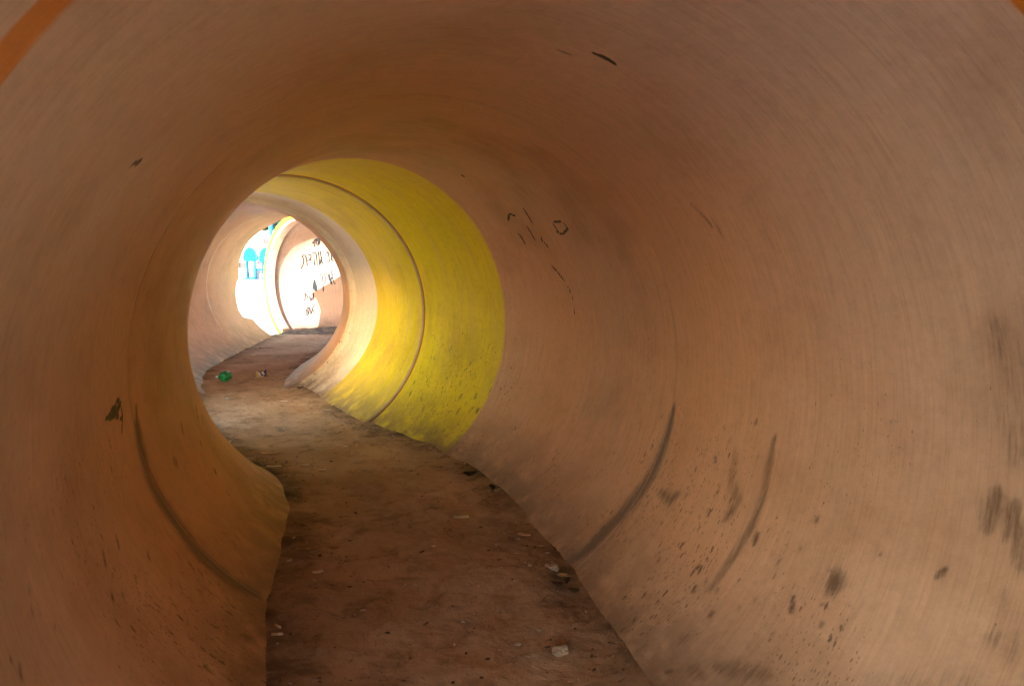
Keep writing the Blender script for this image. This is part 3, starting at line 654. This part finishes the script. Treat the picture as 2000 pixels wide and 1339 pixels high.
# blue round-backed panels on posts
def panel(px0, px1, pyt, pyb, Y, label, mat):
    a = at_depth(px0, pyb, Y); b = at_depth(px1, pyt, Y); W_ = b.x - a.x; H_ = b.z - a.z; cx = (a.x + b.x)/2
    t = bpy.data.objects.new('play_board', None); C.objects.link(t); t.location = (cx, Y, GZ)
    V = []; n = 28
    out = [(W_/2*math.cos(math.pi*i/n)*(1 - .0), H_*math.sin(math.pi*i/n)**.85) for i in range(n + 1)] + [(-W_/2*.93, -H_*.06), (-W_*.25, -H_*.12), (W_*.25, -H_*.12), (W_/2*.93, -H_*.06)]
    zb = a.z - GZ; m = len(out)
    for yy in (-.02, .02): V += [(x, yy, zb + z) for x, z in out]
    F = [tuple(range(m)), tuple(range(2*m - 1, m - 1, -1))] + [(i, i + m, (i+1) % m + m, (i+1) % m) for i in range(m)]
    link('rounded_panel', mesh('rounded_panel', V, F, smooth=False), mat, t)
    rim = [(x*1.0, 0, zb + z) for x, z in out[:n+1]]
    link('panel_edging', tube_mesh(rim, .022, 8, 'panel_edging'), M_cyan, t)
    for sgn in (-1, 1): link('post', tube_mesh([(sgn*W_*.28, .03, zb*.55), (sgn*W_*.28, .03, zb + H_*.3)], .034, 12, 'post'), M_cyan if sgn > 0 else M_blue, t)
    bm = bmesh.new(); box(bm, -W_*.5, W_*.5, -.15, .15, 0, zb*.55 - .003, .02); link('plinth', bm_mesh('plinth', bm), M_white, t)
    bm = bmesh.new(); box(bm, -W_*.42, W_*.42, -.05, .05, zb*.55, zb*.55 + .05, .01); link('cross_rail', bm_mesh('cross_rail', bm), M_blue, t)
    return tag(t, label, 'play panel', 'round topped blue play panels')
panel(476, 501, 484, 508, 17, 'left round topped blue play panel on posts', M_blue)
panel(507, 533, 484, 509, 17, 'right round topped blue play panel on posts', M_blue)
# bench frame behind with blue seat slats
def bench(px0, px1, py, Y, label):
    a = at_depth(px0, py, Y); b = at_depth(px1, py, Y); W_ = b.x - a.x
    t = bpy.data.objects.new('play_bench', None); C.objects.link(t); t.location = ((a.x+b.x)/2, Y, GZ); h = a.z - GZ
    for k in range(3): bm = bmesh.new(); box(bm, -W_/2, W_/2, -.2 + k*.14, -.09 + k*.14, h - .04, h, .008); link('seat_slat', bm_mesh('seat_slat', bm), M_blue, t)
    for k in range(2): bm = bmesh.new(); box(bm, -W_/2, W_/2, .24, .27, h + .12 + k*.14, h + .21 + k*.14, .008); link('back_slat', bm_mesh('back_slat', bm), M_grey, t)
    for sx in (-1, 1): bm = bmesh.new(); box(bm, sx*W_*.42 - .025, sx*W_*.42 + .025, -.18, .24, 0, h - .045, .005); link('leg', bm_mesh('leg', bm), M_dk, t); bm = bmesh.new(); box(bm, sx*W_*.42 - .02, sx*W_*.42 + .02, .245, .285, 0, h + .36, .005); link('back_post', bm_mesh('back_post', bm), M_dk, t)
    return tag(t, label, 'bench')
bench(496, 530, 525, 21, 'blue slatted bench behind the play panels')
# striped litter bin
a = on_ground(484, 564, GZ); sc_ = a.y/FPX
t = bpy.data.objects.new('litter_bin', None); C.objects.link(t); t.location = a; hw = 7*sc_; hh = 20*sc_
link('liner', tube_mesh([(0, 0, .03), (0, 0, hh*.95)], [hw*.75, hw*.88], 20, 'liner'), M_pale, t)
for k in range(5): link('hoop', tube_mesh([(0, 0, hh*(.08 + k*.2)), (0, 0, hh*(.15 + k*.2))], [hw*(.86 + .03*k), hw*(.88 + .03*k)], 20, 'hoop'), M_grey, t)
link('foot', tube_mesh([(0, 0, 0), (0, 0, .03)], hw*.8, 20, 'foot'), M_dk, t)
tag(t, 'round litter bin with grey hoops standing on the bright paving', 'litter bin')
# small things on the paving
def small_block(name, px, py, wpx, hpx, mat, label, cat, wedge=False):
    a = on_ground(px, py, GZ); q = a.y/FPX; W_ = wpx*q; H_ = hpx*q*1.1
    if wedge:
        V = [(-W_/2, -.05, 0), (W_/2, -.05, 0), (W_/2, .12, 0), (-W_/2, .12, 0), (-W_*.1, 0, H_), (W_*.15, .04, H_*.9)]; me = mesh(name, V, [(3,2,1,0), (0,1,5,4), (1,2,5), (2,3,4,5), (3,0,4)], smooth=False)
    else: me = rock(W_, px, H_/W_*1.1 + .2, 2)
    o = link(name, me, mat); o.location = a; return tag(o, label, cat)
small_block('rubble_heap', 533, 570, 12, 7, M_grey, 'grey wedge shaped heap on the paving beyond the gap', 'rubble', True)
small_block('stone', 550, 589, 4, 4, M_dk, 'small dark stone on the paving just outside the yellow rim', 'stone')
small_block('stone', 485, 577, 8, 3, M_dk, 'dark flat stone in front of the hooped litter bin', 'stone')
small_block('stone', 537, 577, 8, 2, M_blue, 'flat bluish piece lying in front of the grey heap', 'stone')
small_block('stone', 511, 556, 4, 6, simple('orange_clay', (.65, .33, .16), .8), 'small orange clay lump beside the litter bin', 'stone')
# trees
M_bark = simple('grey_bark', (.16, .12, .09), .9, .3, 12, .6)
def leafmat(name, c1, c2):
    s = NT(name, .6); o = s.n('TexCoord').outputs['Object']
    col = s.mix(s.step(s.noise(o, 2.5, 4, .6), .35, .65), c1, c2); return s.done(col)
M_fol = leafmat('dark_green_leaves', (.010, .035, .022), (.025, .07, .04))
def tree(px, Y, hpx_top, wid, label, seed):
    r = random.Random(seed); top = at_depth(px, hpx_top, Y); t = bpy.data.objects.new('leafy_tree', None); C.objects.link(t); t.location = (top.x, Y, GZ); H = top.z - GZ
    link('trunk', tube_mesh([(0, 0, 0), (.05, 0, H*.3), (-.05, .1, H*.6), (0, 0, H*.85)], [.16, .13, .09, .04], 12, 'trunk'), M_bark, t)
    for k in range(5):
        an = k*1.3 + seed; z0_ = H*(.3 + .08*k); link('limb', tube_mesh([(0, 0, z0_), (math.cos(an)*wid*.3, math.sin(an)*wid*.3, z0_ + H*.12), (math.cos(an)*wid*.6, math.sin(an)*wid*.6, z0_ + H*.2)], [.06, .04, .015], 8, 'limb'), M_bark, t)
    V = []; F = []
    cl = [(r.gauss(0, .45)*wid, r.gauss(0, .4)*wid, H*r.uniform(.36, .97), r.uniform(.22, .42)*wid) for _ in range(26)]
    for cx, cy_, cz, cr in cl:
        for _ in range(260):
            d = Vector((r.gauss(0, 1), r.gauss(0, 1), r.gauss(0, 1))).normalized() * cr * r.uniform(.5, 1)**.5
            p_ = Vector((cx, cy_, cz)) + d*Vector((1, 1, .7)).length/1.55; a_ = Vector((r.gauss(0, 1), r.gauss(0, 1), r.gauss(0, .6))).normalized(); b_ = a_.orthogonal().normalized(); l = r.uniform(.06, .12)
            n_ = len(V); V += [p_ - a_*l, p_ + b_*l*.4, p_ + a_*l, p_ - b_*l*.4]; F.append((n_, n_+1, n_+2, n_+3))
    link('crown', mesh('crown', np.array(V), np.array(F), smooth=False), M_fol, t)
    return tag(t, label, 'tree', 'trees behind the stone wall')
tree(505, 31, 408, 1.5, 'dark leafy tree behind the stone wall, left of the blue pole', 1)
tree(545, 34, 395, 1.8, 'dark leafy tree behind the stone wall, right of the blue pole', 5)
tree(470, 35, 385, 1.9, 'dark leafy tree behind the stone wall, furthest left', 8)
# far hedge belt and low white building behind the wall
bm = bmesh.new(); bx = at_depth(450, 497, 48).x
t = bpy.data.objects.new('white_building', None); C.objects.link(t); t.location = (bx - 4, 48, GZ)
box(bm, -6, 12, 0, 8, 0, 3.6); link('wall', bm_mesh('wall', bm), M_white, t)
bm = bmesh.new(); box(bm, -6.3, 12.3, -.3, 8.3, 3.6, 3.8); link('roof', bm_mesh('roof', bm), M_pale, t)
for k in range(5):
    bm = bmesh.new(); box(bm, -4.5 + k*3.2, -3.1 + k*3.2, -.03, .02, 1.2, 2.5); f_ = link('window', bm_mesh('window', bm), M_grey, t)
    bm = bmesh.new(); box(bm, -4.4 + k*3.2, -3.2 + k*3.2, -.045, -.032, 1.3, 2.4); link('pane', bm_mesh('pane', bm), M_dk, f_)
tag(t, 'low white building with dark windows far behind the trees', 'building')


def added_shade_tree(target, dist, rad, label, nn=12000):  # unseen tree, added only to keep direct sun out of an opening
    tc_ = target + sd * dist
    t = bpy.data.objects.new('leafy_tree', None); C.objects.link(t); t.location = (tc_.x, tc_.y, GZ); H = tc_.z - GZ
    link('trunk', tube_mesh([(0, 0, 0), (.04, 0, H*.3), (-.05, .05, H*.65), (0, 0, H)], [.15, .12, .10, .06], 12, 'trunk'), M_bark, t)
    d_ = RS.randn(nn, 3); d_ /= np.linalg.norm(d_, axis=1)[:, None]
    pc = d_ * (RS.rand(nn, 1)**.4) * [rad, rad, rad*.88] * (1 + .15*np.sin(d_[:, :1]*7) * np.cos(d_[:, 1:2]*6)) + [0, 0, H]
    a_ = RS.randn(nn, 3); a_ /= np.linalg.norm(a_, axis=1)[:, None]; b_ = np.cross(a_, RS.randn(nn, 3)); b_ /= np.linalg.norm(b_, axis=1)[:, None]; l_ = .07 + .06*RS.rand(nn, 1)
    VV = np.stack([pc - a_*l_, pc + b_*l_*.5, pc + a_*l_, pc - b_*l_*.5], 1).reshape(-1, 3)
    link('crown', mesh('crown', VV, np.arange(nn*4).reshape(-1, 4), smooth=False), M_fol, t)
    tag(t, label, 'tree')
wc = Vector(tube_pts(CO, np.array([WS]), np.array([math.radians(170)]), np.array([1.1]))[0].tolist())
added_shade_tree(wc, 7.0, 1.45, 'added unseen tree outside on the left, blocking direct sun from the side opening of the tunnel')
mc = Vector(tube_pts(CO, np.array([S_MOUTH]), np.array([0]), np.array([0.]))[0].tolist())
added_shade_tree(mc, 7.5, 1.8, 'added unseen tree behind the camera, blocking direct sun from the near mouth of the tunnel', 16000)
